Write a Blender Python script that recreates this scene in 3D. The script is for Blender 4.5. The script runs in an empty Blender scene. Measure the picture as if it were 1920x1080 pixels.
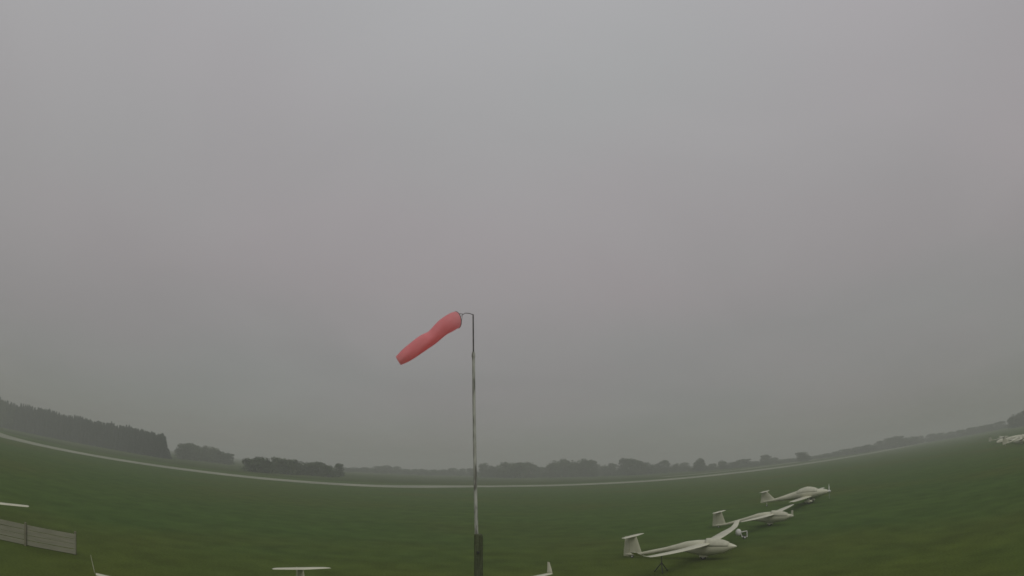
import bpy, bmesh, math, random
from mathutils import Vector, Matrix, noise
random.seed(7)
S = bpy.context.scene
C = S.collection
PI = math.pi

# ------------------------------------------------------------ camera
CAM_H, PITCH = 5.3, 0.322
cd = bpy.data.cameras.new('webcam')
cam = bpy.data.objects.new('webcam', cd); C.objects.link(cam); S.camera = cam
cam.location = (0, 0, CAM_H)
cam.rotation_euler = (PI/2 + PITCH, 0, 0)
cd.type = 'PANO'                       # wide webcam lens: equidistant fisheye, 1060 px per radian at 1920 px
cd.sensor_width = 36.0
cd.clip_start = 0.1; cd.clip_end = 5000
cc = cd.cycles if hasattr(cd, 'cycles') and hasattr(cd.cycles, 'panorama_type') else cd
cc.panorama_type = 'FISHEYE_LENS_POLYNOMIAL'
cc.fisheye_fov = math.radians(180)
cc.fisheye_polynomial_k0 = 0.0
cc.fisheye_polynomial_k1 = -1.0 / (1060.0 / 1920.0 * 36.0)
cc.fisheye_polynomial_k2 = 0.0; cc.fisheye_polynomial_k3 = 0.0; cc.fisheye_polynomial_k4 = 0.0

# ------------------------------------------------------------ render look
S.view_settings.view_transform = 'Standard'; S.view_settings.look = 'None'
S.view_settings.exposure = 0.0; S.view_settings.gamma = 1.0
S.view_settings.use_curve_mapping = False
S.cycles.use_denoising = True
S.cycles.volume_bounces = 1
S.cycles.max_bounces = 6
S.cycles.filter_width = 1.6
S.cycles.pixel_filter_type = 'BLACKMAN_HARRIS'

# ------------------------------------------------------------ overcast sky
SUN_EL, SUN_AZ = math.radians(48), math.radians(160)
w = bpy.data.worlds.new('World'); S.world = w; w.use_nodes = True
nt = w.node_tree; N = nt.nodes; L = nt.links; N.clear()
out = N.new('ShaderNodeOutputWorld')
sky = N.new('ShaderNodeTexSky'); sky.sky_type = 'NISHITA'; sky.sun_disc = False
sky.sun_elevation = SUN_EL; sky.sun_rotation = SUN_AZ
bg1 = N.new('ShaderNodeBackground'); bg1.inputs[1].default_value = 0.1
L.new(sky.outputs[0], bg1.inputs[0])
tc = N.new('ShaderNodeTexCoord')
sep = N.new('ShaderNodeSeparateXYZ'); L.new(tc.outputs['Generated'], sep.inputs[0])
ramp = N.new('ShaderNodeValToRGB'); L.new(sep.outputs['Z'], ramp.inputs[0])
cr = ramp.color_ramp
cr.elements[0].position = 0.0; cr.elements[0].color = (0.1746, 0.1779, 0.162, 1)
cr.elements[1].position = 1.0; cr.elements[1].color = (0.4793, 0.4793, 0.491, 1)
for p_, c_ in ((0.08, (0.2232, 0.2195, 0.2086, 1)), (0.30, (0.314, 0.2961, 0.2961, 1)), (0.72, (0.4179, 0.4125, 0.4233, 1))):
    e = cr.elements.new(p_); e.color = c_
# cloud deck: project the direction on a flat layer, so the mottling stretches towards the horizon
zc = N.new('ShaderNodeMath'); zc.operation = 'MAXIMUM'; zc.inputs[1].default_value = 0.0; L.new(sep.outputs['Z'], zc.inputs[0])
za = N.new('ShaderNodeMath'); za.operation = 'ADD'; za.inputs[1].default_value = 0.22; L.new(zc.outputs[0], za.inputs[0])
dx = N.new('ShaderNodeMath'); dx.operation = 'DIVIDE'; L.new(sep.outputs['X'], dx.inputs[0]); L.new(za.outputs[0], dx.inputs[1])
dy = N.new('ShaderNodeMath'); dy.operation = 'DIVIDE'; L.new(sep.outputs['Y'], dy.inputs[0]); L.new(za.outputs[0], dy.inputs[1])
cmb = N.new('ShaderNodeCombineXYZ'); L.new(dx.outputs[0], cmb.inputs[0]); L.new(dy.outputs[0], cmb.inputs[1])
n1 = N.new('ShaderNodeTexNoise'); n1.inputs['Scale'].default_value = 0.9; n1.inputs['Detail'].default_value = 5; n1.inputs['Roughness'].default_value = .45
n1.inputs['Distortion'].default_value = .6
L.new(cmb.outputs[0], n1.inputs['Vector'])
mr = N.new('ShaderNodeMapRange'); mr.inputs[1].default_value = .3; mr.inputs[2].default_value = .7
mr.inputs[3].default_value = .955; mr.inputs[4].default_value = 1.05; L.new(n1.outputs[0], mr.inputs[0])
n2 = N.new('ShaderNodeTexNoise'); n2.inputs['Scale'].default_value = .8; n2.inputs['Detail'].default_value = 2
off = N.new('ShaderNodeVectorMath'); off.operation = 'ADD'; off.inputs[1].default_value = (7, 3, 5); L.new(cmb.outputs[0], off.inputs[0]); L.new(off.outputs[0], n2.inputs['Vector'])
tint = N.new('ShaderNodeMix'); tint.data_type = 'RGBA'
tint.inputs[6].default_value = (1.02, .992, 1.0, 1); tint.inputs[7].default_value = (.985, 1.006, .992, 1)
mt = N.new('ShaderNodeMapRange'); mt.inputs[1].default_value = .35; mt.inputs[2].default_value = .65; L.new(n2.outputs[0], mt.inputs[0]); L.new(mt.outputs[0], tint.inputs[0])
mul = N.new('ShaderNodeMix'); mul.data_type = 'RGBA'; mul.blend_type = 'MULTIPLY'; mul.inputs[0].default_value = 1
L.new(ramp.outputs[0], mul.inputs[6]); L.new(tint.outputs[2], mul.inputs[7])
mul2 = N.new('ShaderNodeVectorMath'); mul2.operation = 'SCALE'; L.new(mul.outputs[2], mul2.inputs[0]); L.new(mr.outputs[0], mul2.inputs['Scale'])
bg2 = N.new('ShaderNodeBackground'); bg2.inputs[1].default_value = 1.0; L.new(mul2.outputs[0], bg2.inputs[0])
mx = N.new('ShaderNodeMixShader'); mx.inputs[0].default_value = 0.96
L.new(bg1.outputs[0], mx.inputs[1]); L.new(bg2.outputs[0], mx.inputs[2]); L.new(mx.outputs[0], out.inputs[0])

sd = bpy.data.lights.new('sun', 'SUN'); sd.energy = 1.2; sd.angle = math.radians(40); sd.color = (1, .97, .93)
so = bpy.data.objects.new('sun', sd); C.objects.link(so)
so.rotation_euler = (PI/2 - SUN_EL, 0, PI - SUN_AZ + 0)

# ------------------------------------------------------------ material helpers
def new_mat(name, rough=.7, spec=.3, metal=0.0):
    m = bpy.data.materials.new(name); m.use_nodes = True
    b = m.node_tree.nodes['Principled BSDF']
    b.inputs['Roughness'].default_value = rough
    b.inputs['Specular IOR Level'].default_value = spec
    b.inputs['Metallic'].default_value = metal
    return m, m.node_tree.nodes, m.node_tree.links, b
def noise_mat(name, cols, scale=3.0, rough=.7, detail=5, spec=.3, coord='Object', stretch=(1, 1, 1), bump=0.0, bscale=None, metal=0.0, lo=.35, hi=.65):
    m, N, L, b = new_mat(name, rough, spec, metal)
    t = N.new('ShaderNodeTexCoord'); mp = N.new('ShaderNodeMapping'); mp.inputs['Scale'].default_value = stretch
    L.new(t.outputs[coord], mp.inputs[0])
    n = N.new('ShaderNodeTexNoise'); n.inputs['Scale'].default_value = scale; n.inputs['Detail'].default_value = detail
    L.new(mp.outputs[0], n.inputs['Vector'])
    r = N.new('ShaderNodeValToRGB'); L.new(n.outputs[0], r.inputs[0])
    k = len(cols)
    r.color_ramp.elements[0].position = lo; r.color_ramp.elements[0].color = (*cols[0], 1)
    r.color_ramp.elements[1].position = hi; r.color_ramp.elements[1].color = (*cols[-1], 1)
    for i in range(1, k-1):
        e = r.color_ramp.elements.new(lo + (hi-lo)*i/(k-1)); e.color = (*cols[i], 1)
    L.new(r.outputs[0], b.inputs['Base Color'])
    if bump:
        n2 = N.new('ShaderNodeTexNoise'); n2.inputs['Scale'].default_value = bscale or scale*4; n2.inputs['Detail'].default_value = 4
        L.new(t.outputs[coord], n2.inputs['Vector'])
        bp = N.new('ShaderNodeBump'); bp.inputs['Strength'].default_value = bump; bp.inputs['Distance'].default_value = .05
        L.new(n2.outputs[0], bp.inputs['Height']); L.new(bp.outputs[0], b.inputs['Normal'])
    return m

M = {}
M['gelcoat'] = noise_mat('gelcoat', [(.42, .42, .31), (.50, .50, .375)], 1.2, .25, spec=.5)
M['cover'] = noise_mat('canopy_cover_cloth', [(.40, .40, .31), (.48, .48, .375)], 5, .8, spec=.2, bump=.3)
M['rubber'] = noise_mat('rubber', [(.02, .02, .02), (.04, .04, .04)], 20, .8)
M['rim'] = noise_mat('wheel_rim', [(.45, .45, .43), (.55, .55, .52)], 8, .5)
M['dark_metal'] = noise_mat('dark_metal', [(.03, .035, .03), (.06, .06, .055)], 8, .6, metal=.3)
M['thin_rod'] = noise_mat('thin_rod', [(.05, .05, .045), (.11, .11, .10)], 12, .6, metal=.4)
M['mast_paint'] = noise_mat('mast_paint', [(.13, .13, .11), (.30, .31, .27), (.40, .41, .36)], 3.2, .6, stretch=(6, 6, 1.0), lo=.36, hi=.6)
M['creosote'] = noise_mat('creosoted_timber', [(.040, .050, .023), (.075, .088, .043)], 6, .85, stretch=(8, 8, .6), bump=.4)
M['boards'] = noise_mat('weathered_boards', [(.18, .182, .125), (.20, .202, .145), (.222, .22, .162)], 2, .9, stretch=(.5, .5, 6), bump=.3)
M['post_wood'] = noise_mat('fence_post_wood', [(.12, .12, .075), (.17, .165, .11)], 6, .9, stretch=(5, 5, 1), bump=.3)
M['bark'] = noise_mat('bark', [(.04, .035, .025), (.09, .08, .06)], 5, .9, stretch=(3, 3, .6), bump=.5)
M['spruce'] = noise_mat('spruce_needles', [(.012, .026, .017), (.024, .044, .027)], .8, .8, spec=.15)
M['leaf'] = noise_mat('summer_leaves', [(.028, .048, .02), (.048, .072, .03)], .6, .8, spec=.15)
M['leaf2'] = noise_mat('willow_leaves', [(.038, .06, .025), (.06, .085, .036)], .6, .8, spec=.15)
M['prop'] = noise_mat('propeller_paint', [(.45, .45, .42), (.6, .6, .56)], 6, .4)
M['concrete'] = noise_mat('wet_concrete', [(.13, .14, .085), (.165, .18, .11), (.21, .22, .145)], .09, .55, spec=.4, coord='Object', bump=.1, bscale=2)
M['track'] = noise_mat('worn_earth', [(.058, .086, .026), (.065, .088, .030)], .6, .95, bump=.4, bscale=8)
M['paint_line'] = noise_mat('faded_line_paint', [(.34, .35, .3), (.55, .55, .5)], .5, .7)

# windsock cloth: lets some light through
def sock_mat():
    m, N, L, b = new_mat('windsock_cloth', .75, .2)
    t = N.new('ShaderNodeTexCoord')
    n = N.new('ShaderNodeTexNoise'); n.inputs['Scale'].default_value = 3.5; n.inputs['Detail'].default_value = 3
    L.new(t.outputs['Object'], n.inputs['Vector'])
    r = N.new('ShaderNodeValToRGB'); L.new(n.outputs[0], r.inputs[0])
    r.color_ramp.elements[0].position = .35; r.color_ramp.elements[0].color = (.975, .40, .425, 1)
    r.color_ramp.elements[1].position = .65; r.color_ramp.elements[1].color = (.985, .44, .465, 1)
    L.new(r.outputs[0], b.inputs['Base Color'])
    tr = N.new('ShaderNodeBsdfTranslucent'); L.new(r.outputs[0], tr.inputs['Color'])
    mx = N.new('ShaderNodeMixShader'); mx.inputs[0].default_value = .6
    o = N['Material Output']; L.new(b.outputs[0], mx.inputs[1]); L.new(tr.outputs[0], mx.inputs[2]); L.new(mx.outputs[0], o.inputs['Surface'])
    wv = N.new('ShaderNodeTexNoise'); wv.inputs['Scale'].default_value = 9; L.new(t.outputs['Object'], wv.inputs['Vector'])
    bp = N.new('ShaderNodeBump'); bp.inputs['Strength'].default_value = .35; bp.inputs['Distance'].default_value = .03
    L.new(wv.outputs[0], bp.inputs['Height']); L.new(bp.outputs[0], b.inputs['Normal'])
    return m
M['sock'] = sock_mat()

# short airfield grass: green with yellowish and mossy patches and faint mowing streaks
def grass_mat():
    m, N, L, b = new_mat('airfield_grass', 1.0, .02)
    t = N.new('ShaderNodeTexCoord')
    def nz(scale, detail=4, st=(1, 1, 1), rz=0, dist=0):
        mp = N.new('ShaderNodeMapping'); mp.inputs['Scale'].default_value = st; mp.inputs['Rotation'].default_value = (0, 0, rz)
        L.new(t.outputs['Object'], mp.inputs[0])
        n = N.new('ShaderNodeTexNoise'); n.inputs['Scale'].default_value = scale; n.inputs['Detail'].default_value = detail
        n.inputs['Distortion'].default_value = dist
        L.new(mp.outputs[0], n.inputs['Vector']); return n
    def rmp(n, a, b_, c0, c1):
        r = N.new('ShaderNodeValToRGB'); L.new(n.outputs[0], r.inputs[0])
        r.color_ramp.elements[0].position = a; r.color_ramp.elements[0].color = (*c0, 1)
        r.color_ramp.elements[1].position = b_; r.color_ramp.elements[1].color = (*c1, 1); return r
    def mix(a, b_, f, mode='MIX'):
        x = N.new('ShaderNodeMix'); x.data_type = 'RGBA'; x.blend_type = mode
        if isinstance(f, float): x.inputs[0].default_value = f
        else: L.new(f, x.inputs[0])
        L.new(a, x.inputs[6]); L.new(b_, x.inputs[7]); return x.outputs[2]
    big = rmp(nz(.022, 3, dist=.8), .35, .68, (.054, .091, .025), (.061, .095, .026))
    brown = rmp(nz(.06, 4, dist=.5), .3, .75, (.070, .088, .025), (.054, .091, .025))
    fac = rmp(nz(.035, 2), .46, .62, (0, 0, 0), (1, 1, 1))
    c = mix(big.outputs[0], brown.outputs[0], fac.outputs[0])
    dist = N.new('ShaderNodeVectorMath'); dist.operation = 'DISTANCE'; L.new(t.outputs['Object'], dist.inputs[0]); dist.inputs[1].default_value = (0, 6, 0)
    wn = nz(.12, 3); ad = N.new('ShaderNodeMath'); ad.operation = 'MULTIPLY_ADD'; ad.inputs[1].default_value = 22; L.new(wn.outputs[0], ad.inputs[0]); L.new(dist.outputs['Value'], ad.inputs[2])
    wr = N.new('ShaderNodeMapRange'); wr.inputs[1].default_value = 46; wr.inputs[2].default_value = 26; wr.inputs[3].default_value = 0; wr.inputs[4].default_value = .85; L.new(ad.outputs[0], wr.inputs[0])
    worn = N.new('ShaderNodeRGB'); worn.outputs[0].default_value = (.073, .090, .017, 1)     # yellower, trodden turf near the parking area
    c = mix(c, worn.outputs[0], wr.outputs[0])
    mid = rmp(nz(.55, 6), .3, .72, (.80, .80, .80), (1.15, 1.15, 1.12))
    c = mix(c, mid.outputs[0], 1.0, 'MULTIPLY')
    streak = rmp(nz(.25, 3, (.05, 1.2, 1), .62), .35, .65, (.93, .93, .93), (1.06, 1.06, 1.04))
    c = mix(c, streak.outputs[0], 1.0, 'MULTIPLY')
    fine = rmp(nz(9, 4), .3, .7, (.78, .78, .78), (1.2, 1.2, 1.15))
    c = mix(c, fine.outputs[0], 1.0, 'MULTIPLY')
    L.new(c, b.inputs['Base Color'])
    nb = nz(14, 5); bp = N.new('ShaderNodeBump'); bp.inputs['Strength'].default_value = .6; bp.inputs['Distance'].default_value = .06
    L.new(nb.outputs[0], bp.inputs['Height']); L.new(bp.outputs[0], b.inputs['Normal'])
    return m
M['grass'] = grass_mat()
M['crop'] = noise_mat('rough_field_grass', [(.038, .060, .017), (.058, .078, .025)], .03, 1.0, detail=6, spec=0.0, bump=.3, bscale=.6)

# ------------------------------------------------------------ mesh helpers
def obj(name, bm, m=None, parent=None, smooth=False):
    me = bpy.data.meshes.new(name); bm.to_mesh(me); bm.free()
    if smooth:
        for p in me.polygons: p.use_smooth = True
        me.set_sharp_from_angle(angle=math.radians(38))
    o = bpy.data.objects.new(name, me); C.objects.link(o)
    if m: me.materials.append(m)
    if parent: o.parent = parent
    return o
def thing(name, label, cat, loc=(0, 0, 0), rz=0, group=None):
    o = bpy.data.objects.new(name, None); C.objects.link(o)
    o.empty_display_size = .3
    o.location = loc; o.rotation_euler = (0, 0, rz); o['label'] = label; o['category'] = cat
    if group: o['group'] = group
    return o
def loft(bm, rings, cap=True, closed=True):
    vs = [[bm.verts.new(p) for p in r] for r in rings]
    n = len(rings[0])
    for a, b in zip(vs, vs[1:]):
        for i in range(n if closed else n-1):
            j = (i+1) % n
            bm.faces.new((a[i], a[j], b[j], b[i]))
    if cap:
        bm.faces.new(list(reversed(vs[0]))); bm.faces.new(vs[-1])
    return vs
def tube(bm, pts, rads, seg=12, cap=True):
    rings = []
    up = Vector((0, 0, 1))
    for i, p in enumerate(pts):
        a = Vector(pts[max(0, i-1)]); b = Vector(pts[min(len(pts)-1, i+1)])
        d = (b-a).normalized()
        u = d.cross(up)
        if u.length < 1e-3: u = d.cross(Vector((1, 0, 0)))
        u.normalize(); v = d.cross(u).normalized()
        r = rads[i] if isinstance(rads, (list, tuple)) else rads
        rings.append([Vector(p) + (u*math.cos(2*PI*k/seg) + v*math.sin(2*PI*k/seg))*r for k in range(seg)])
    loft(bm, rings, cap)
def box(bm, c, s, bev=0.0, rot=None):
    mat = Matrix.Translation(c) @ (rot or Matrix.Identity(4)) @ Matrix.Diagonal((*s, 1))
    g = bmesh.ops.create_cube(bm, size=1, matrix=mat)
    if bev:
        es = list({e for v in g['verts'] for e in v.link_edges})
        bmesh.ops.bevel(bm, geom=es, offset=bev, segments=2, affect='EDGES', profile=.5)
def sheet(name, pts, z, m, kind=True):
    bm = bmesh.new(); vs = [bm.verts.new((x, y, z)) for x, y in pts]; bm.faces.new(vs)
    bmesh.ops.recalc_face_normals(bm, faces=bm.faces)
    o = obj(name, bm, m)
    if o.data.polygons[0].normal.z < 0: o.data.flip_normals()
    if kind: o['kind'] = 'structure'
    return o

# ------------------------------------------------------------ ground, runway
bm = bmesh.new()
bmesh.ops.create_circle(bm, cap_ends=True, segments=96, radius=1200)
g = obj('ground', bm, M['grass']); g['kind'] = 'structure'

def strip(name, path, width, z, m, sub=10):
    """ribbon of real ground width along a smoothed path"""
    P = [Vector((x, y, 0)) for x, y in path]; q = []
    for i in range(len(P)-1):
        p0 = P[max(0, i-1)]; p1 = P[i]; p2 = P[i+1]; p3 = P[min(len(P)-1, i+2)]
        for k in range(sub):
            t = k/sub
            q.append(.5*((2*p1)+(-p0+p2)*t+(2*p0-5*p1+4*p2-p3)*t*t+(-p0+3*p1-3*p2+p3)*t**3))
    q.append(P[-1]); bm = bmesh.new(); pr = None
    for i, c in enumerate(q):
        d = (q[min(len(q)-1, i+1)] - q[max(0, i-1)]).normalized(); nrm = Vector((-d.y, d.x, 0))
        ww = width if not isinstance(width, (list, tuple)) else width[0] + (width[1]-width[0])*i/(len(q)-1)
        a = bm.verts.new((c.x-nrm.x*ww/2, c.y-nrm.y*ww/2, z)); b = bm.verts.new((c.x+nrm.x*ww/2, c.y+nrm.y*ww/2, z))
        if pr: bm.faces.new((pr[0], a, b, pr[1]))
        pr = (a, b)
    o = obj(name, bm, m)
    if o.data.polygons[0].normal.z < 0: o.data.flip_normals()
    o['kind'] = 'structure'; return o
field = [(-700, 330), (-330, 205), (-160, 160), (-75, 166), (-14, 200), (60, 236), (150, 300), (320, 420), (640, 700),
         (500, 1000), (0, 1150), (-600, 950)]
sheet('field', field, .004, M['crop'])
RW = [(-420, 285), (-250, 178), (-150, 126), (-84, 136), (-38, 152), (-12, 181), (36, 200), (60, 211), (118, 250), (190, 300), (330, 400), (640, 640)]
strip('runway', RW, (17, 15), .008, M['concrete'])
RL = [(x, y) for x, y in RW]
strip('runway_line', RL, .5, .012, M['paint_line'])
strip('taxiway', [(70, 262), (125, 300), (205, 372), (330, 470)], 7, .010, M['concrete'])

# ------------------------------------------------------------ windsock on its mast
PX, PY = -.64, 12.06
mast = thing('windsock_mast', 'tall peeling grey metal mast with thin dark top rod, clamped to a dark timber post', 'mast', (PX, PY, 0))
def lean(z): return (-.0255*z, 0, z)
bm = bmesh.new()
zs = [.6+i*(7.8-.6)/14 for i in range(15)]
tube(bm, [lean(z) for z in zs], [.046-.0019*z for z in zs], 16)
obj('lower_mast', bm, M['mast_paint'], mast, True)
bm = bmesh.new(); tube(bm, [lean(7.74), lean(7.80), lean(7.86)], [.040, .040, .026], 16); obj('collar', bm, M['mast_paint'], mast, True)
bm = bmesh.new(); tube(bm, [lean(7.8), lean(8.3), lean(8.70)], [.017, .016, .015], 10); obj('top_rod', bm, M['thin_rod'], mast, True)
bm = bmesh.new()
t0 = Vector(lean(8.70)); a1 = Vector((-1.038-PX, -.05, 8.722)); a2 = Vector((-1.083-PX, -.06, 8.685))
tube(bm, [t0 + Vector((.012, 0, -.004)), t0.lerp(a1, .5)+Vector((0, 0, .012)), a1, a2], [.010, .009, .008, .008], 8)
obj('swivel_arm', bm, M['thin_rod'], mast, True)
# timber tabernacle
for k, yy in enumerate((-.11, .13)):
    bm = bmesh.new(); box(bm, (-.055, yy, 1.97 if k == 0 else 1.94), (.17, .09, 3.94 if k == 0 else 3.88), .03)
    obj('timber_cheek', bm, M['creosote'], mast)
for z in (1.0, 2.4, 3.55):
    bm = bmesh.new(); tube(bm, [(-.055, -.19, z), (-.055, .2, z)], .014, 8); tube(bm, [(-.055, -.185, z), (-.055, -.158, z)], .028, 6)
    obj('bolt', bm, M['dark_metal'], mast)
bm = bmesh.new(); box(bm, (-.05, .01, .06), (.7, .7, .12), .03); obj('concrete_footing', bm, M['concrete'], mast)

sock = thing('windsock', 'faded red windsock drooping from the swivel arm at the top of the tall mast', 'windsock', (-1.245, 12, 8.56))
cl = [(-1.215, 8.562, .186), (-1.27, 8.545, .192), (-1.345, 8.495, .192), (-1.429, 8.437, .186), (-1.516, 8.375, .174), (-1.62, 8.265, .158), (-1.735, 8.148, .152), (-1.81, 8.10, .162), (-1.88, 8.066, .170),
      (-1.98, 7.985, .168), (-2.091, 7.888, .160), (-2.19, 7.80, .157), (-2.292, 7.722, .148), (-2.37, 7.66, .130), (-2.455, 7.60, .108)]
SEG = 40
def sock_rings(scale=1.0):
    rings = []
    for i, (x, z, r) in enumerate(cl):
        a = cl[max(0, i-1)]; b = cl[min(len(cl)-1, i+1)]
        d = Vector((b[0]-a[0], -.18*abs(b[0]-a[0]), b[1]-a[1])).normalized()
        if i < 3: d = Vector((-.80, -.52, -.30)).normalized().lerp(Vector((-.8, -.2, -.55)).normalized(), i/3).normalized()
        u = d.cross(Vector((0, 0, 1))).normalized(); v = d.cross(u).normalized()
        y = -.14*(i/14)
        ring = []
        for k in range(SEG):
            th = 2*PI*k/SEG; wob = 0
            if i > 1:
                s = min(1, (i-1)/3)
                wob = s*(.035*math.sin(5*th + i*.9) + .05*noise.noise(Vector((math.cos(th)*1.6, math.sin(th)*1.6, i*.55))))
                if 4 <= i <= 7: wob += -.07*max(0, math.cos(th-PI))      # fold on the upper side
            rr = r*(1+wob)*scale
            ring.append(Vector((x+1.245, y, z-8.56)) + (u*math.cos(th)+v*math.sin(th))*rr)
        rings.append(ring)
    return rings
bm = bmesh.new(); loft(bm, sock_rings(), cap=False)
so_ = obj('cloth_tube', bm, M['sock'], sock, True)
md = so_.modifiers.new('smooth', 'SUBSURF'); md.levels = 1; md.render_levels = 1
bm = bmesh.new()
r0 = sock_rings(1.0)[0]; tube(bm, r0 + [r0[0]], .007, 6, cap=False); obj('hoop', bm, M['thin_rod'], sock, True)
bm = bmesh.new()
hub = Vector((-1.083+1.245, -.06, 8.685-8.56))
for k in (4, 14, 24, 34): tube(bm, [hub, r0[k]], .004, 5)
obj('bridle', bm, M['thin_rod'], sock)

# ------------------------------------------------------------ gliders
def foil(chord, thick, n=7):
    """closed airfoil outline: x from 0 (leading edge) back to -chord, and height"""
    up = []; lo = []
    for i in range(n):
        t = (1-math.cos(PI*i/(n-1)))/2
        yt = 5*thick*(.2969*math.sqrt(t)-.126*t-.3516*t*t+.2843*t**3-.1036*t**4)
        cam_ = .03*math.sin(PI*t)
        up.append((-t*chord, (yt+cam_)*chord)); lo.append((-t*chord, (-yt*.7+cam_)*chord))
    return up + list(reversed(lo[1:-1]))
def superring(x, hw, hh, zc, n=20, top=1.0):
    r = []
    for k in range(n):
        a = 2*PI*k/n; c, s = math.cos(a), math.sin(a)
        r.append((x, hw*c, zc + hh*s*(top if s > 0 else 1)))
    return r
def interp(tab, t):
    for a, b in zip(tab, tab[1:]):
        if a[0] <= t <= b[0]:
            f = (t-a[0])/(b[0]-a[0]); return [p+(q-p)*f for p, q in zip(a[1:], b[1:])]
    return list(tab[-1][1:])
def wheel(parent, loc, r, wdt, name='wheel', both=True):
    bm = bmesh.new()
    prof = [(.35*r*1.6, wdt*.42), (r*.8, wdt*.5), (r*.95, wdt*.38), (r, 0), (r*.95, -wdt*.38), (r*.8, -wdt*.5), (.35*r*1.6, -wdt*.42)]
    n = 20; vs = []
    for k in range(n):
        a = 2*PI*k/n; vs.append([bm.verts.new((p*math.cos(a), y, p*math.sin(a))) for p, y in prof])
    for k in range(n):
        A, B = vs[k], vs[(k+1) % n]
        for i in range(len(prof)-1): bm.faces.new((A[i], A[i+1], B[i+1], B[i]))
    o = obj(name, bm, M['rubber'], parent, True); o.location = loc
    bm = bmesh.new(); tube(bm, [(0, -wdt*.40, 0), (0, wdt*.40, 0)], r*.58, 16); obj('rim', bm, M['rim'], o)
    return o

def wing_mesh(w, b, tz, sw, side, z0=.92, chord=.92, winglet=0.0, bank=0.0, curl=0.0, flat=False, tipc=.30):
    """side +1 left, -1 right.  Returns (wing bmesh, winglet bmesh or None)"""
    st = []
    ns = 14
    for i in range(ns+1):
        t = i/ns
        y = .12 + (b-.12)*t
        c = chord*(1-.22*t) if t < .55 else chord*(1-.22*.55) - (chord*(1-.121)-tipc)*((t-.55)/.45)**1.25
        dz = tz + bank*side*b - z0
        z = z0 + dz*(.55*t+.45*t*t) + curl*max(0, (t-.82)/.18)**2
        xl = -w - sw*(t**1.7) - .08*t
        st.append((y, c, z, xl, .145-.03*t))
    bm = bmesh.new(); rings = []
    for (y, c, z, xl, th) in st:
        rings.append([(xl+px, side*y, z+pz + .0*px) for px, pz in foil(c, th)])
    if not winglet:
        y, c, z, xl, th = st[-1]
        rings.append([(xl-.07*c+px, side*(y+.06), z+.01+pz) for px, pz in foil(c*.72, th*.7)])
        rings.append([(xl-.2*c+px, side*(y+.09), z+.02+pz) for px, pz in foil(c*.35, th*.4)])
    loft(bm, rings); bmesh.ops.recalc_face_normals(bm, faces=bm.faces)
    wl = None
    if winglet:
        wl = bmesh.new(); rings = []
        y, c, z, xl, th = st[-1]
        for t in (0, .15, .35, .6, .85, 1.0):
            cc_ = c*(1-.62*t); ang = min(1, t*4)*math.radians(78)
            yy = y + .03 + winglet*.22*t; zz = z + .02 + winglet*(t**1.05); xx = xl - .05 - .30*winglet*t**1.3 - .12*t
            nx, nz_ = -math.sin(ang), math.cos(ang)
            rings.append([(xx+px, side*(yy+pz*nx), zz+pz*nz_) for px, pz in foil(cc_, .09)])
        loft(wl, rings); bmesh.ops.recalc_face_normals(wl, faces=wl.faces)
    return bm, wl

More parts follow.
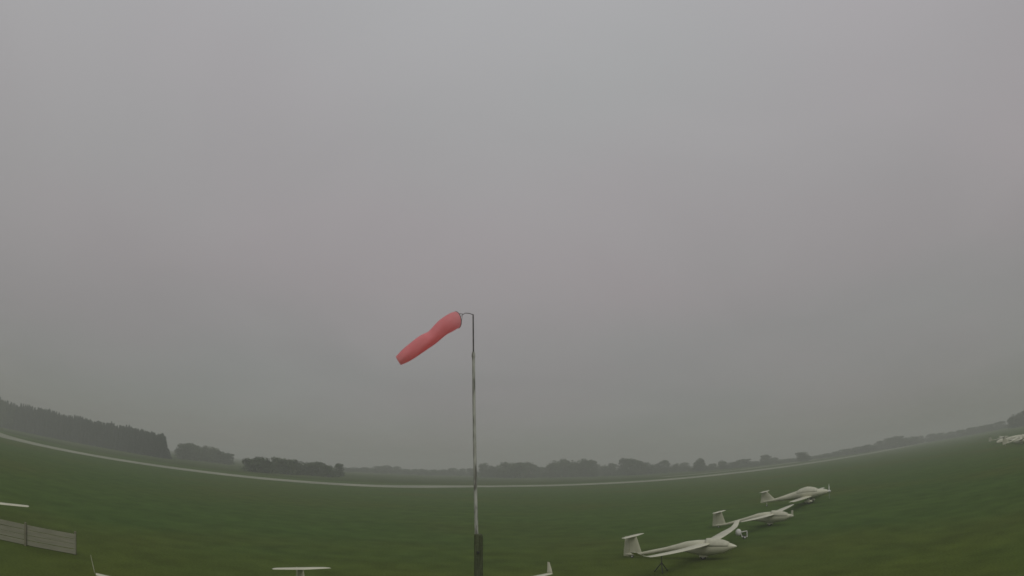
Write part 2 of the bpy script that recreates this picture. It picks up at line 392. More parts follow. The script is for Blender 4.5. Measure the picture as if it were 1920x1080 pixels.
def glider(label, nose, psi, L=6.8, w=1.5, b=7.8, tz=1.3, sw=.5, nz=.72, tlz=1.25, bank=0.0, tb=1.24, winglet=0.0, curl=0.0, nose_cover=False, chord=.76, fin_sweep=.35, tipc=.30):
    t = thing('glider', label, 'glider', (nose[0], nose[1], 0), psi, 'gliders parked in a slanting row on the grass')
    # fuselage: pod and boom (x back from the nose)
    k = L/6.8; wm = w + .45
    zt = tlz - 1.10            # boom centre at the tail
    tab = [(0, .012, .012, nz), (.08, .07, .07, nz), (.3, .16, .165, nz), (.7, .25, .32, nz-.04), (1.2, .30, .39, .67), (1.8, .32, .45, .66),
           (wm+.35, .30, .42, .68), (wm+1.0, .24, .31, .72), (wm+1.6, .17, .20, .66), (wm+2.3, .125, .14, .54), (L-1.1, .085, .095, zt+.06), (L-.35, .06, .075, zt), (L-.12, .035, .05, zt-.01)]
    tab.sort(key=lambda r: r[0])
    bm = bmesh.new(); rings = []; n = 44
    for i in range(n+1):
        s = (i/n); x = (L-.12)*(s**1.35)
        hw, hh, zc = interp(tab, x)
        rings.append(superring(-x, hw, hh, zc))
    loft(bm, rings); bmesh.ops.recalc_face_normals(bm, faces=bm.faces)
    obj('fuselage', bm, M['gelcoat'], t, True)
    # canopy under its cloth cover
    bm = bmesh.new(); rings = []
    for i in range(13):
        s = i/12; x = .42 + (wm-.15-.42)*s
        hw, hh, zc = interp(tab, x)
        bump_ = math.sin(PI*min(1, s*.62+.08))**.8
        rings.append([(-x, (hw+.012)*math.cos(a)*.96, zc + hh*.25 + (hh*.78+.10*bump_)*math.sin(a)) for a in [PI*j/12 for j in range(13)]])
    loft(bm, rings, cap=False, closed=False); bmesh.ops.recalc_face_normals(bm, faces=bm.faces)
    o = obj('canopy_cover', bm, M['cover'], t, True); md = o.modifiers.new('thickness', 'SOLIDIFY'); md.thickness = .012
    for side, nm in ((1, 'wing'), (-1, 'wing')):
        bm, wl = wing_mesh(w, b, tz, sw, side, z0=.90, chord=chord, tipc=tipc, winglet=winglet, bank=bank, curl=curl)
        wo = obj(nm, bm, M['gelcoat'], t, True)
        if wl: obj('winglet', wl, M['gelcoat'], wo, True)
    # fin and rudder
    def vert_foil(x0, x1, z0, z1, c0, c1, th, n=6):
        r = []
        for i in range(n+1):
            f = i/n; c = c0+(c1-c0)*f
            r.append([(x0+(x1-x0)*f+px, pz - .03*c*math.sin(PI*min(1, -px/c if c else 0)), z0+(z1-z0)*f) for px, pz in foil(c, th)])
        return r
    xf = -(L-1.22); xt = -(L-.92)-fin_sweep*.25
    bm = bmesh.new(); loft(bm, vert_foil(xf, xt, zt-.02, tlz-.02, .86, .46, .12)); bmesh.ops.recalc_face_normals(bm, faces=bm.faces)
    obj('fin', bm, M['gelcoat'], t, True)
    bm = bmesh.new()
    zb = max(.10, zt-.16)
    q = [(xf-.865, zb), (xf-.875, zt), (xt-.465, tlz-.03), (xt-.72, tlz-.03), (-L+.0, zt), (-L+.02, zb)]
    for sgn in (-1, 1): pass
    vs1 = [bm.verts.new((x, .030 if i in (0, 1, 2) else .006, z)) for i, (x, z) in enumerate(q)]
    vs2 = [bm.verts.new((x, -.030 if i in (0, 1, 2) else -.006, z)) for i, (x, z) in enumerate(q)]
    bm.faces.new(vs1); bm.faces.new(list(reversed(vs2)))
    for i in range(6): bm.faces.new((vs1[i], vs2[i], vs2[(i+1) % 6], vs1[(i+1) % 6]))
    bmesh.ops.recalc_face_normals(bm, faces=bm.faces)
    obj('rudder', bm, M['gelcoat'], t)
    # tailplane
    bm = bmesh.new(); rings = []
    for i in range(-6, 7):
        f = abs(i)/6; c = .50*(1-.42*f**1.4) * (1 if f < .99 else .6); y = tb*i/6
        rings.append([(xt+.02-.12*f+px, y, tlz+.0+pz) for px, pz in foil(c, .11)])
    loft(bm, rings); bmesh.ops.recalc_face_normals(bm, faces=bm.faces)
    obj('tailplane', bm, M['gelcoat'], t, True)
    wheel(t, (-wm-.05, 0, .18), .18, .13, 'main_wheel')
    wheel(t, (-(L-.55), 0, .09), .09, .06, 'tail_wheel')
    bm = bmesh.new(); box(bm, (-(L-.55), 0, (zt+.07)/2+.04), (.10, .035, max(.05, zt-.05)), .01); obj('tail_wheel_fork', bm, M['gelcoat'], t)
    bm = bmesh.new(); 
    for s_ in (-1, 1): box(bm, (-wm-.02, .10*s_, .24), (.46, .02, .16), .008)
    obj('gear_door', bm, M['gelcoat'], t)
    if nose_cover:
        bm = bmesh.new()
        rings = [superring(.03, .05, .05, nz), superring(-.05, .10, .10, nz), superring(-.25, .15, .16, nz)]
        loft(bm, rings, True); box(bm, (-.06, 0, nz+.24), (.16, .05, .36), .02)
        obj('nose_cover', bm, M['cover'], t)
    return t

glider('nearest fully visible white glider with upswept wing tips, one wing propped on a dark stand', (11.63, 28.48), -.676, L=6.75, w=1.40, b=7.75, tz=1.16, sw=.6, nz=.72, tlz=1.30, bank=-.022, tb=1.23, curl=.30)
glider('white glider with straight wings and a small nose cover, middle of the row of three', (20.8, 39.45), -.751, L=6.75, w=1.40, b=6.7, tz=1.06, sw=.22, nz=.69, tlz=1.27, bank=-.015, nose_cover=True)
glider('white glider nearest the camera, only its T tail and tall winglets in frame', (-3.12, 15.78), -.814, L=7.62, w=1.60, b=7.98, tz=1.47, sw=-.08, nz=.62, tlz=1.13, bank=-.045, tb=1.2, winglet=.42)
glider('white glider mostly out of frame, only one wing tip showing above the board fence', (-27.2, 13.6), -.70, L=6.8, w=1.5, b=8.2, tz=1.2, sw=.3, nz=.7, tlz=1.3, tb=1.24, chord=1.0, tipc=.62)

# motor glider
def motor_glider(label, nose, psi, L=7.6, b=8.6, tlz=1.62, name='motor_glider', tz=.98):
    t = thing(name, label, 'motor glider', (nose[0], nose[1], 0), psi, None)
    tab = [(0, .14, .14, 1.10), (.25, .30, .27, 1.08), (.9, .42, .38, 1.04), (1.5, .52, .50, 1.04), (2.3, .54, .56, 1.04), (3.2, .46, .50, 1.00), (4.2, .30, .36, .88), (5.3, .19, .23, .72), (L-1.3, .12, .14, .60), (L-.2, .05, .09, .52)]
    bm = bmesh.new(); rings = []
    for i in range(37):
        x = (L-.2)*i/36; hw, hh, zc = interp(tab, x); rings.append(superring(-x, hw, hh, zc))
    loft(bm, rings); bmesh.ops.recalc_face_normals(bm, faces=bm.faces); obj('fuselage', bm, M['gelcoat'], t, True)
    bm = bmesh.new(); rings = []
    for i in range(15):
        s = i/14; x = 1.15 + 2.25*s; hw, hh, zc = interp(tab, x); h = .36*math.sin(PI*min(1, .06+s*.90))**.75
        rings.append([(-x, (hw*.93)*math.cos(a), zc + hh*.35 + (hh*.55+h*.72)*math.sin(a)) for a in [PI*j/14 for j in range(15)]])
    loft(bm, rings, cap=False, closed=False); bmesh.ops.recalc_face_normals(bm, faces=bm.faces)
    o = obj('canopy_cover', bm, M['cover'], t, True); md = o.modifiers.new('thickness', 'SOLIDIFY'); md.thickness = .015
    for side in (1, -1):
        bm, wl = wing_mesh(1.72, b, tz, .05, side, z0=.74, chord=1.15, tipc=.55)
        obj('wing', bm, M['gelcoat'], t, True)
    zt = .52; x0 = -(L-1.85); x1 = -(L-.70)
    bm = bmesh.new(); rings = []
    for i in range(8):
        f = i/7; c = 1.45*(1-f)**1.0 + .52*f
        rings.append([(x0+(x1-x0)*f**.9+px, pz-.03*c*math.sin(PI*min(1, -px/c)), zt+(tlz-zt)*f) for px, pz in foil(c, .10)])
    loft(bm, rings); bmesh.ops.recalc_face_normals(bm, faces=bm.faces); obj('fin', bm, M['gelcoat'], t, True)
    bm = bmesh.new()
    q = [(-(L-.38), zt-.12), (-(L-.35), tlz-.05), (-(L-.12), tlz-.05), (-(L+.12), zt-.08)]
    a_ = [bm.verts.new((x, .012, z)) for x, z in q]; b_ = [bm.verts.new((x, -.012, z)) for x, z in q]
    bm.faces.new(a_); bm.faces.new(list(reversed(b_)))
    for i in range(4): bm.faces.new((a_[i], b_[i], b_[(i+1) % 4], a_[(i+1) % 4]))
    bmesh.ops.recalc_face_normals(bm, faces=bm.faces); obj('rudder', bm, M['gelcoat'], t)
    bm = bmesh.new(); rings = []
    for i in range(-6, 7):
        f = abs(i)/6; c = .62*(1-.3*f**1.4); rings.append([(x1-.02-.08*f+px, 1.45*i/6, tlz+pz) for px, pz in foil(c, .11)])
    loft(bm, rings); bmesh.ops.recalc_face_normals(bm, faces=bm.faces); obj('tailplane', bm, M['gelcoat'], t, True)
    bm = bmesh.new(); tube(bm, [(.0, 0, 1.10), (.14, 0, 1.10), (.24, 0, 1.10), (.30, 0, 1.10)], [.14, .13, .08, .01], 14); obj('spinner', bm, M['prop'], t, True)
    for s_ in (1, -1):
        bm = bmesh.new(); rings = []
        for i in range(6):
            f = i/5; rr = .10+.68*f; c = .075*math.sin(PI*(.25+.68*f)); tw = .9-.6*f
            rings.append([(.10+c*math.sin(tw)*u+.008*v, s_*(.10*0+c*math.cos(tw)*u), 1.10+s_*rr) for u, v in ((-1, 0), (0, 1), (1, 0), (0, -1))])
        loft(bm, rings); bmesh.ops.recalc_face_normals(bm, faces=bm.faces); obj('propeller_blade', bm, M['prop'], t)
    for s_ in (1, -1):
        wh = wheel(t, (-2.0, .78*s_, .22), .22, .14, 'main_wheel')
        bm = bmesh.new(); rings = []
        for i in range(9):
            f = i/8; r_ = .17*math.sin(PI*(.04+.92*f))**.6; rings.append(superring(-1.62-.85*f, r_*.6, r_, .27, 12))
        loft(bm, rings); tube(bm, [(-2.0, .62*s_-.78*s_, .70), (-2.0, 0, .36)], [.06, .045], 8)
        for v in bm.verts: v.co.y += .78*s_
        obj('wheel_fairing', bm, M['gelcoat'], t, True)
    wheel(t, (-(L-.6), 0, .11), .11, .07, 'tail_wheel')
    bm = bmesh.new(); box(bm, (-(L-.62), 0, .29), (.08, .04, .38), .01); obj('tail_wheel_fork', bm, M['gelcoat'], t)
    return t
motor_glider('white low winged motor glider with nose propeller, farthest of the row of three', (32.35, 53.1), -.711, L=7.5)

# wing stand under the near wing, tail dolly behind it
ws = thing('wing_stand', 'dark tripod stand propping the near wing of the closest glider', 'wing stand', (7.17, 27.2, 0))
bm = bmesh.new(); tube(bm, [(0, 0, .42), (0, 0, .93)], .022, 8); obj('post', bm, M['dark_metal'], ws)
bm = bmesh.new(); box(bm, (0, 0, .95), (.30, .10, .05), .012); obj('padded_cradle', bm, M['dark_metal'], ws)
for k in range(3):
    a = 2*PI*k/3+.4; bm = bmesh.new(); tube(bm, [(0, 0, .5), (.38*math.cos(a), .38*math.sin(a), .02)], .026, 8); obj('leg', bm, M['dark_metal'], ws)
dl = thing('tail_dolly', 'small white tail dolly with square frame on the grass by the raised wing tip', 'dolly', (15.05, 35.9, 0), -.2)
bm = bmesh.new(); bmesh.ops.create_uvsphere(bm, u_segments=18, v_segments=12, radius=1); 
for v in bm.verts: v.co = Vector((v.co.x*.20-.26, v.co.y*.16, v.co.z*.24+.46))
obj('fairing_clamp', bm, M['prop'], dl, True)
bm = bmesh.new()
for p, q in (((-.15, 0, .45), (.32, 0, .50)), ((.32, 0, .50), (.34, 0, .10)), ((-.1, 0, .40), (-.02, 0, .14)), ((-.02, 0, .13), (.34, 0, .11))): tube(bm, [p, q], .035, 8)
obj('frame', bm, M['prop'], dl)
for s_ in (-1, 1): wheel(dl, (.15, .14*s_, .11), .11, .06, 'wheel')

# ------------------------------------------------------------ board fence at the left
A = Vector((-33.2, 11.35, 0)); B = Vector((-18.3, 19.55, 0)); dirn = (B-A).normalized(); ang = math.atan2(dirn.y, dirn.x); FL = (B-A).length
fn = thing('fence', 'low weathered grey board fence with wooden posts on the grass at the left edge', 'fence', (A.x, A.y, 0), ang)
bay = 2.45; xs = []; x_ = FL
while x_ > .3: xs.append(x_); x_ -= bay
xs.append(0.0); xs.sort()
for x in xs:
    bm = bmesh.new(); box(bm, (x - (.05 if x > FL-.1 else 0), -.065 if x < FL-.1 else .07, .52), (.10, .09, 1.04), .01); obj('post', bm, M['post_wood'], fn)
for a_, b_ in zip(xs, xs[1:]):
    bm = bmesh.new()
    for z in (.14, .37, .60, .83):
        box(bm, ((a_+b_)/2, .01, z+random.uniform(-.008, .008)), (b_-a_-.012, .024, .205), .004, Matrix.Rotation(random.uniform(-.004, .004), 4, 'Y'))
    obj('board_panel', bm, M['boards'], fn)

# ------------------------------------------------------------ parked cluster at the far right
def trailer(label, loc, rz, Ln=8.6):
    t = thing('glider_trailer', label, 'trailer', (*loc, 0), rz)
    bm = bmesh.new(); rings = []
    for i in range(13):
        f = i/12; x = -Ln/2+Ln*f; s = min(1, .62+.38*math.sin(PI*min(1, f*1.15+.05))) ; h = .95*s if f < .8 else .95*(1-.55*((f-.8)/.2)**1.6)
        rings.append([(x, .72*(1 if abs(math.cos(a)) > .05 else 1)*math.copysign(abs(math.cos(a))**.7, math.cos(a)), .55 + (h*abs(math.sin(a))**.7 if math.sin(a) > 0 else -.05*abs(math.sin(a)))) for a in [2*PI*j/18 for j in range(18)]])
    loft(bm, rings); bmesh.ops.recalc_face_normals(bm, faces=bm.faces); obj('body', bm, M['gelcoat'], t, True)
    bm = bmesh.new(); box(bm, (Ln/2+.6, 0, .42), (1.4, .08, .08), .01); box(bm, (0, 0, .46), (Ln*.92, .9, .08), .01); obj('drawbar', bm, M['dark_metal'], t)
    for s_ in (-1, 1): wheel(t, (-.3, .78*s_, .30), .30, .18, 'wheel')
    return t
trailer('left of two white rounded glider trailers among the parked aircraft at far right', (123, 104), 2.5)
trailer('white rounded glider trailer nearest the frame edge at the far right', (119, 94.5), 2.2, 8.0)
motor_glider('hazy white low winged aircraft with tall T tail in front of the far right trailers', (114, 90), -.5, L=7.6, tlz=2.1)
gg = glider('faint white glider farthest away on the right, left of the parked trailers', (150, 128), -.72, L=6.9, b=7.6, tz=1.3, tlz=1.6)
gg = glider('hazy white glider at the far right edge with its nose toward the trailers', (104, 87.5), 2.3, L=6.9, b=7.6, tz=1.4, tlz=1.45)

# ------------------------------------------------------------ trees
def leaf_quads(bm, c, r, n, size, flat=.8, core=.35):
    for _ in range(n):
        while True:
            d = Vector((random.uniform(-1, 1), random.uniform(-1, 1), random.uniform(-1, 1)))
            if core < d.length < 1: break
        p = Vector((c[0]+d.x*r[0], c[1]+d.y*r[1], c[2]+d.z*r[2]))
        nrm = (d + Vector((random.uniform(-.8, .8), random.uniform(-.8, .8), random.uniform(-.5, .9)))).normalized()
        u = nrm.orthogonal().normalized(); v = nrm.cross(u)
        a = random.uniform(0, PI); u, v = u*math.cos(a)+v*math.sin(a), v*math.cos(a)-u*math.sin(a)
        s = size*random.uniform(.6, 1.25)
        k = [p+u*s*.5, p+v*s*.42+u*.1*s, p-u*s*.5, p-v*s*.42]
        bm.faces.new([bm.verts.new(q) for q in k])
def deciduous_protos(n):
    res = []
    for i in range(n):
        bm = bmesh.new()      # unit: crown about 10 wide, 10 tall with trunk
        nl = random.randint(11, 15)
        for k in range(nl):
            a = random.uniform(0, 2*PI); rr = random.uniform(.3, 3.3); h = random.uniform(2.2, 8.2)
            rad = random.uniform(1.0, 2.2)*(1.1-.05*abs(h-5)); fall = 1-.10*max(0, h-5)
            leaf_quads(bm, (rr*math.cos(a)*fall, rr*math.sin(a)*fall, h), (rad, rad, rad*.85), 110, .62)
        leaf_quads(bm, (0, 0, 5.0), (3.3, 3.3, 3.9), 520, .72, core=.2)
        leaf_quads(bm, (0, 0, 1.9), (4.4, 4.4, 2.2), 330, .7, core=.1)
        me = bpy.data.meshes.new('crown'); bm.to_mesh(me); bm.free(); me.materials.append(M['leaf'] if i % 2 else M['leaf2'])
        bm = bmesh.new(); lx = random.uniform(-.2, .2)
        tube(bm, [(0, 0, 0), (lx, 0, 1.6), (lx*.5, .1, 3.6), (0, 0, 6.6)], [.34, .27, .2, .05], 8)
        for k in range(5):
            a = 2*PI*k/5+random.random(); z0 = random.uniform(1.6, 3.6)
            tube(bm, [(0, 0, z0), (1.2*math.cos(a), 1.2*math.sin(a), z0+1.3), (2.4*math.cos(a), 2.4*math.sin(a), z0+2.0)], [.13, .09, .03], 6)
        mt_ = bpy.data.meshes.new('trunk'); bm.to_mesh(mt_); bm.free(); mt_.materials.append(M['bark'])
        res.append((me, mt_))
    return res
def spruce_protos(n):
    res = []
    for i in range(n):
        bm = bmesh.new()     # unit: 16 tall, 5 wide
        H = 16; lean_ = random.uniform(-.15, .15)
        nz_ = 24
        for k in range(nz_):
            f = k/nz_; z = 1.0+f*(H-1.2); R = 2.6*(1-f)**.72*random.uniform(.8, 1.12)+.16
            nb = int(7+9*(1-f))
            for j in range(nb):
                a = 2*PI*j/nb+random.uniform(-.3, .3); r1 = R*random.uniform(.75, 1.12)
                ca, sa = math.cos(a), math.sin(a); wdt = .32+.30*(1-f)
                base = Vector((lean_*f, 0, z+.35)); tip = Vector((r1*ca+lean_*f, r1*sa, z-.25*r1+random.uniform(-.2, .2)))
                side = Vector((-sa, ca, 0))*wdt; mid = base.lerp(tip, .6)
                bm.faces.new([bm.verts.new(q) for q in (base, mid+side+Vector((0, 0, -.2)), tip, mid-side+Vector((0, 0, -.2)))])
                bm.faces.new([bm.verts.new(q) for q in (base.lerp(tip, .2), mid+Vector((0, 0, .15)), tip, mid+Vector((0, 0, -.75)))])
        tube(bm, [(lean_, 0, H-1.4), (lean_, 0, H)], [.12, .01], 5)
        me = bpy.data.meshes.new('crown'); bm.to_mesh(me); bm.free(); me.materials.append(M['spruce'])
        bm = bmesh.new(); tube(bm, [(0, 0, 0), (0, 0, 7), (lean_, 0, 15)], [.26, .17, .03], 8)
        mt_ = bpy.data.meshes.new('trunk'); bm.to_mesh(mt_); bm.free(); mt_.materials.append(M['bark'])
        res.append((me, mt_))
    return res
DEC = deciduous_protos(6); SPR = spruce_protos(5)
def tree(name, protos, x, y, h, wd, label, group=None, base=10.0, bw=8.6, cat='tree'):
    me, mt_ = random.choice(protos)
    t = thing(name, label, cat, (x, y, 0), random.uniform(0, 2*PI), group)
    for nm, m_ in (('crown', me), ('trunk', mt_)):
        o = bpy.data.objects.new(nm, m_); C.objects.link(o); o.parent = t
    sx = wd/bw; sz = h/base
    t.scale = (sx, sx, sz)
    return t

WOOD = [(-321.4, 246.4, 17.7, 0.0),(-310.6, 250.0, 18.0, 0.0),(-299.7, 253.3, 17.5, 0.0),(-288.8, 256.2, 17.1, 0.0),(-275.9, 256.7, 16.6, 0.0),(-262.7, 256.4, 16.2, 0.0),(-249.6, 255.6, 15.7, 0.0),(-236.8, 254.3, 15.1, 0.0),(-224.4, 252.8, 14.6, 0.0),(-212.3, 250.8, 14.1, 0.0),(-200.1, 248.2, 13.5, 0.0),(-186.3, 242.6, 12.9, 0.0),(-172.8, 236.5, 12.3, 0.0),(-159.8, 229.9, 11.7, 0.0)]
CLUMP_A = [(-177.9, 275.2, 9.3, 6.8),(-177.3, 282.4, 9.7, 7.3),(-173.2, 284.0, 9.9, 7.5),(-169.3, 286.1, 10.2, 7.5),(-165.5, 288.3, 9.5, 6.7),(-159.2, 286.3, 7.9, 6.0),(-155.8, 289.2, 6.7, 5.6)]
CLUMP_B = [(-93.0, 191.1, 5.6, 4.8),(-91.4, 194.9, 6.2, 5.0),(-89.5, 198.2, 5.2, 4.1)]
CLUMP_C = [(-89.8, 208.5, 6.8, 5.5),(-84.6, 206.3, 7.0, 5.6),(-83.4, 213.8, 7.1, 5.5),(-80.6, 218.1, 6.6, 5.3),(-77.4, 221.4, 5.9, 5.3),(-73.3, 222.0, 5.9, 4.9),(-70.6, 227.1, 5.9, 4.5)]
HEDGE_FAR = [(-130.5, 449.1, 3.1, 9.1),(-129.8, 475.6, 3.7, 9.5),(-121.5, 475.8, 4.5, 9.9),(-112.9, 474.2, 7.0, 9.0),(-104.7, 474.0, 8.2, 8.3),(-101.4, 497.9, 6.6, 8.4),(-92.0, 493.1, 5.0, 8.5),(-83.9, 495.0, 5.1, 8.3),(-74.3, 486.5, 5.2, 8.2),(-65.5, 481.5, 5.7, 8.5),(-58.1, 486.7, 6.2, 9.0),(-51.4, 500.2, 6.8, 9.4),(-42.8, 496.1, 7.2, 9.0),(-34.1, 488.7, 7.5, 8.5)]
CLUMP_D = [(-19.2, 397.6, 11.7, 8.3),(-12.3, 401.9, 10.1, 7.7),(-5.0, 384.9, 11.8, 8.9),(1.8, 380.5, 12.6, 9.4),(8.6, 386.2, 12.7, 9.4),(15.5, 387.5, 10.1, 7.4)]
LOW_D = [(21.9, 429.8, 7.7, 8.1),(27.9, 428.8, 8.9, 7.3)]
CLUMP_E = [(28.5, 382.4, 12.8, 8.7),(35.1, 388.4, 13.8, 9.4),(40.4, 379.8, 13.8, 9.4),(46.7, 381.3, 13.5, 9.3),(52.4, 378.4, 12.2, 8.7)]
LOW_E = [(62.4, 416.7, 10.4, 7.9),(67.6, 412.3, 9.9, 7.9),(73.4, 412.1, 9.5, 7.9)]
CLUMP_F = [(75.4, 385.2, 13.4, 8.1),(79.5, 380.0, 12.5, 9.3),(84.9, 381.2, 11.2, 8.9),(90.7, 383.5, 9.8, 8.1)]
LOW_F = [(104.3, 410.6, 8.5, 7.3),(111.2, 408.1, 10.0, 6.5),(118.7, 408.8, 7.1, 6.6),(128.2, 414.9, 7.7, 7.3)]
ROUND_G = [(122.0, 359.9, 9.5, 9.3)]
CLUMP_G = [(141.4, 391.0, 5.4, 4.8),(146.9, 384.1, 7.7, 6.4),(159.6, 396.0, 5.1, 7.7),(171.8, 404.7, 6.3, 9.1),(180.3, 404.3, 4.8, 7.6)]
ROUND_H = [(187.9, 397.8, 9.6, 6.6)]
LOW_H = [(203.8, 416.8, 5.4, 8.7),(213.6, 412.5, 3.4, 8.7)]
ROUND_I = [(160.0, 288.6, 6.9, 10.0)]
FAR_R = [(257.9, 441.2, 3.2, 8.5),(254.0, 417.2, 4.2, 9.1),(264.8, 418.1, 5.0, 9.7),(281.1, 426.9, 5.6, 10.3),(286.1, 418.1, 6.4, 10.4),(288.5, 405.8, 7.1, 10.4)]
CLUMP_J = [(284.8, 382.7, 9.0, 9.8),(281.7, 367.2, 10.2, 10.4),(288.4, 364.9, 9.7, 10.4),(289.7, 355.9, 8.9, 10.3),(298.8, 356.4, 8.3, 9.8)]
FAR_R2 = [(312.6, 362.5, 7.8, 9.1),(311.7, 348.9, 7.4, 9.3),(319.4, 345.3, 7.1, 9.5),(332.5, 347.0, 6.8, 9.7),(322.6, 325.0, 6.9, 9.6),(317.3, 308.7, 6.9, 9.4),(317.6, 298.3, 7.0, 9.3),(318.9, 289.1, 7.1, 9.1),(328.8, 287.6, 7.3, 8.9)]
TALL_K = [(229.7, 191.3, 8.6, 6.2),(232.2, 187.3, 9.6, 7.9),(233.8, 182.8, 10.5, 7.9)]

# spruce plantation: front rows as individual trees
def along(P, s):
    seg = [(math.dist(a[:2], b[:2])) for a, b in zip(P, P[1:])]; tot = sum(seg); d = s*tot
    for (a, b, l) in zip(P, P[1:], seg):
        if d <= l: f = d/l; return [a[i]+(b[i]-a[i])*f for i in range(3)]
        d -= l
    return list(P[-1][:3])
NW = 54
for row_ in range(4):
    for i in range(NW):
        s = (i+.5*(row_ % 2)+random.uniform(-.25, .25))/NW
        x, y, h = along(WOOD, max(0, min(1, s)))
        r_ = math.hypot(x, y); k = 1+(row_*3.6+random.uniform(-.8, .8))/r_
        hh = h*random.uniform(.91, 1.03)*(1+.008*row_)*(1+.10*noise.noise(Vector((s*11, 0, 0))))
        if random.random() < .08: hh *= 1.05
        if s < .16 and random.random() < .55:
            tree('broadleaf_tree', DEC, x*k, y*k, hh*.98, 8.5, 'round topped broadleaf tree at the left end of the plantation, %s' % ('front row' if row_ == 0 else 'behind the front row'), 'broadleaf trees at the end of the plantation')
        else:
            tree('spruce_tree', SPR, x*k, y*k, hh, random.uniform(5.0, 6.2), 'dark spruce in the %s of the long plantation at the left, %s' % (('left third', 'middle third', 'right third')[min(2, int(s*3))], ('front row', 'second row', 'third row', 'back row')[row_]), 'spruces of the plantation', 16.0, 5.2)
for (dx_, dy_, hh_) in ((.4, -.9, .88), (1.2, .6, .70), (.9, -2.4, .5), (1.7, 2.2, .42)):
    tree('spruce_tree', SPR, WOOD[-1][0]+dx_, WOOD[-1][1]+dy_, WOOD[-1][2]*hh_, 4.6, 'smaller spruce at the ragged right hand corner of the plantation', 'spruces at the corner of the plantation', 16.0, 5.2)
# side of the plantation running away from the airfield
ex, ey, eh = WOOD[-1][:3]
for i in range(14):
    k = 1+(i*4.0)/math.hypot(ex, ey)
    tree('spruce_tree', SPR, ex*k+random.uniform(-1, .8)+.004*i*i, ey*k, eh*random.uniform(.85, .98), 5.4, 'spruce on the right hand flank of the plantation, where it turns away', 'spruces on the flank of the plantation', 16.0, 5.2)

ORD = ['leftmost', 'second from left', 'third from left', 'fourth from left', 'fifth from left', 'sixth from left', 'seventh from left', 'eighth from left', 'ninth from left'] + ['%dth from left' % k for k in range(10, 20)]
def clump(rows, label, group, name='broadleaf_tree', wf=1.45, hf=1.0, cat='tree'):
    for k_, (x, y, h, wd) in enumerate(sorted(rows, key=lambda r: math.atan2(r[0], r[1]))):
        lb = label if len(rows) == 1 else label + ', ' + ORD[k_]
        q = 1+random.uniform(-.02, .02)
        tree(name, DEC, x*q, y*q, max(2.2, h*hf*random.uniform(.9, 1.06)), wd*wf*random.uniform(.8, 1.35), lb, group, cat=cat)
clump(CLUMP_A, 'tree in the rounded dark copse right of the spruce plantation', 'trees of the copse beside the plantation')
clump(CLUMP_B, 'tree in the small bushy clump left of the low thicket', 'trees of the small bushy clump')
clump(CLUMP_C, 'tree in the long low thicket beyond the runway', 'trees of the low thicket')
clump(HEDGE_FAR, 'faint tree of the misty hedgerow left of the mast', 'trees of the misty hedgerow left of the mast')
clump(CLUMP_D, 'hazy tree in the copse directly right of the mast', 'trees of the copse right of the mast')
clump(LOW_D, 'low hazy tree left of the flat topped copse', 'low trees between the copses')
clump(CLUMP_E, 'tall tree in the broad flat topped copse', 'trees of the flat topped copse')
clump(LOW_E, 'hazy tree between the flat topped and peaked copses', 'trees in the gap')
clump(CLUMP_F, 'tree in the peaked third copse right of the mast', 'trees of the peaked copse')
clump(LOW_F, 'small hazy tree right of the peaked copse', 'small trees in the field hedge')
clump(ROUND_G, 'lone dark round topped tree right of the copses, with a pale gap beside it', None, wf=1.15)
clump(CLUMP_G, 'small hedge tree right of the dark round tree', 'small hedge trees')
clump(ROUND_H, 'taller domed tree rising alone from the hedge above the propeller aircraft', None)
clump(LOW_H, 'low hedge tree right of the domed tree', 'low trees by the domed tree')
ROUND_I = [(x*1.25, y*1.25, h*1.12, wd*1.15) for x, y, h, wd in ROUND_I]
clump(ROUND_I, 'broad low round tree by the runway, the last distinct one toward the right', None, wf=1.1)
clump(FAR_R, 'very faint tree beyond the runway on the right', 'faint trees beyond the runway on the right')
def farther(rows, k): return [(x*k, y*k, max(2.5, 5.3+(h-5.3)*k), wd*k) for x, y, h, wd in rows]
CLUMP_J = farther(CLUMP_J, 1.15); FAR_R2 = farther(FAR_R2, 1.3); TALL_K = farther(TALL_K, 1.5)
clump(CLUMP_J, 'tree in the misty copse far down the runway', 'trees of the misty copse down the runway')
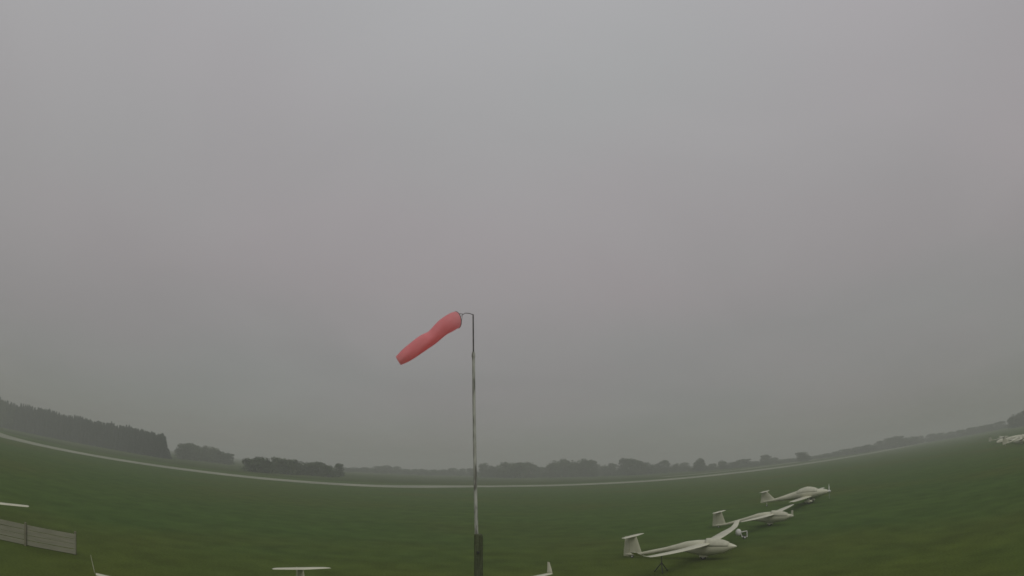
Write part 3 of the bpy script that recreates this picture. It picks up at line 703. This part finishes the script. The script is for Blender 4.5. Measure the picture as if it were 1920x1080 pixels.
clump(FAR_R2, 'faint tree of the misty hedge above the trailers', 'faint trees toward the right edge')
clump(TALL_K, 'tall hazy tree at the right edge above the trailers', 'tall trees at the right edge')
# bushes that close the bottom of the far tree line
def bushes(p0, p1, n, h, label, group):
    """a grown-together field hedge: one thing"""
    t = thing('hedge', label, 'hedge', (p0[0], p0[1], 0))
    bm = bmesh.new(); n = int(n*1.8)
    for i in range(n):
        f = i/max(1, n-1); x = (p1[0]-p0[0])*f+random.uniform(-2, 2); y = (p1[1]-p0[1])*f+random.uniform(-3, 3)
        hh = h*random.uniform(.55, 1.2)*(1+.35*noise.noise(Vector((i*.31, h, 0)))); r_ = random.uniform(2.6, 4.6)
        leaf_quads(bm, (x, y, hh*.45), (r_, r_, hh*.55), 170, .7, core=.1)
    obj('foliage', bm, M['leaf'], t)
bushes((300, 470), (400, 415), 16, 3.6, 'low misty hedge running toward the right edge beyond the runway', 'bushes toward the right edge')
bushes((400, 415), (430, 341), 14, 4.0, 'low misty hedge behind the parked trailers at the right edge', 'bushes behind the parked trailers')
bushes((-135, 440), (-40, 470), 14, 3.6, 'faint low hedge under the misty trees left of the mast', 'bushes of the misty hedgerow')
bushes((-26, 392), (135, 372), 24, 4.2, 'low field hedge under the copses right of the mast', 'bushes under the copses')
bushes((135, 372), (262, 410), 14, 3.6, 'low field hedge beyond the far taxiway, above the propeller aircraft', 'bushes beyond the taxiway')

# ------------------------------------------------------------ misty air
bm = bmesh.new(); box(bm, (0, 0, 11.5), (2500, 2500, 25.0))
hz = obj('haze', bm); hz['kind'] = 'stuff'
hm = bpy.data.materials.new('mist'); hm.use_nodes = True; hn = hm.node_tree.nodes; hl = hm.node_tree.links
hn.clear(); ho = hn.new('ShaderNodeOutputMaterial'); pv = hn.new('ShaderNodeVolumePrincipled')
pv.inputs['Color'].default_value = (.685, .70, .67, 1); pv.inputs['Density'].default_value = .0020; pv.inputs['Anisotropy'].default_value = 0.0
hl.new(pv.outputs[0], ho.inputs['Volume']); hz.data.materials.append(hm)
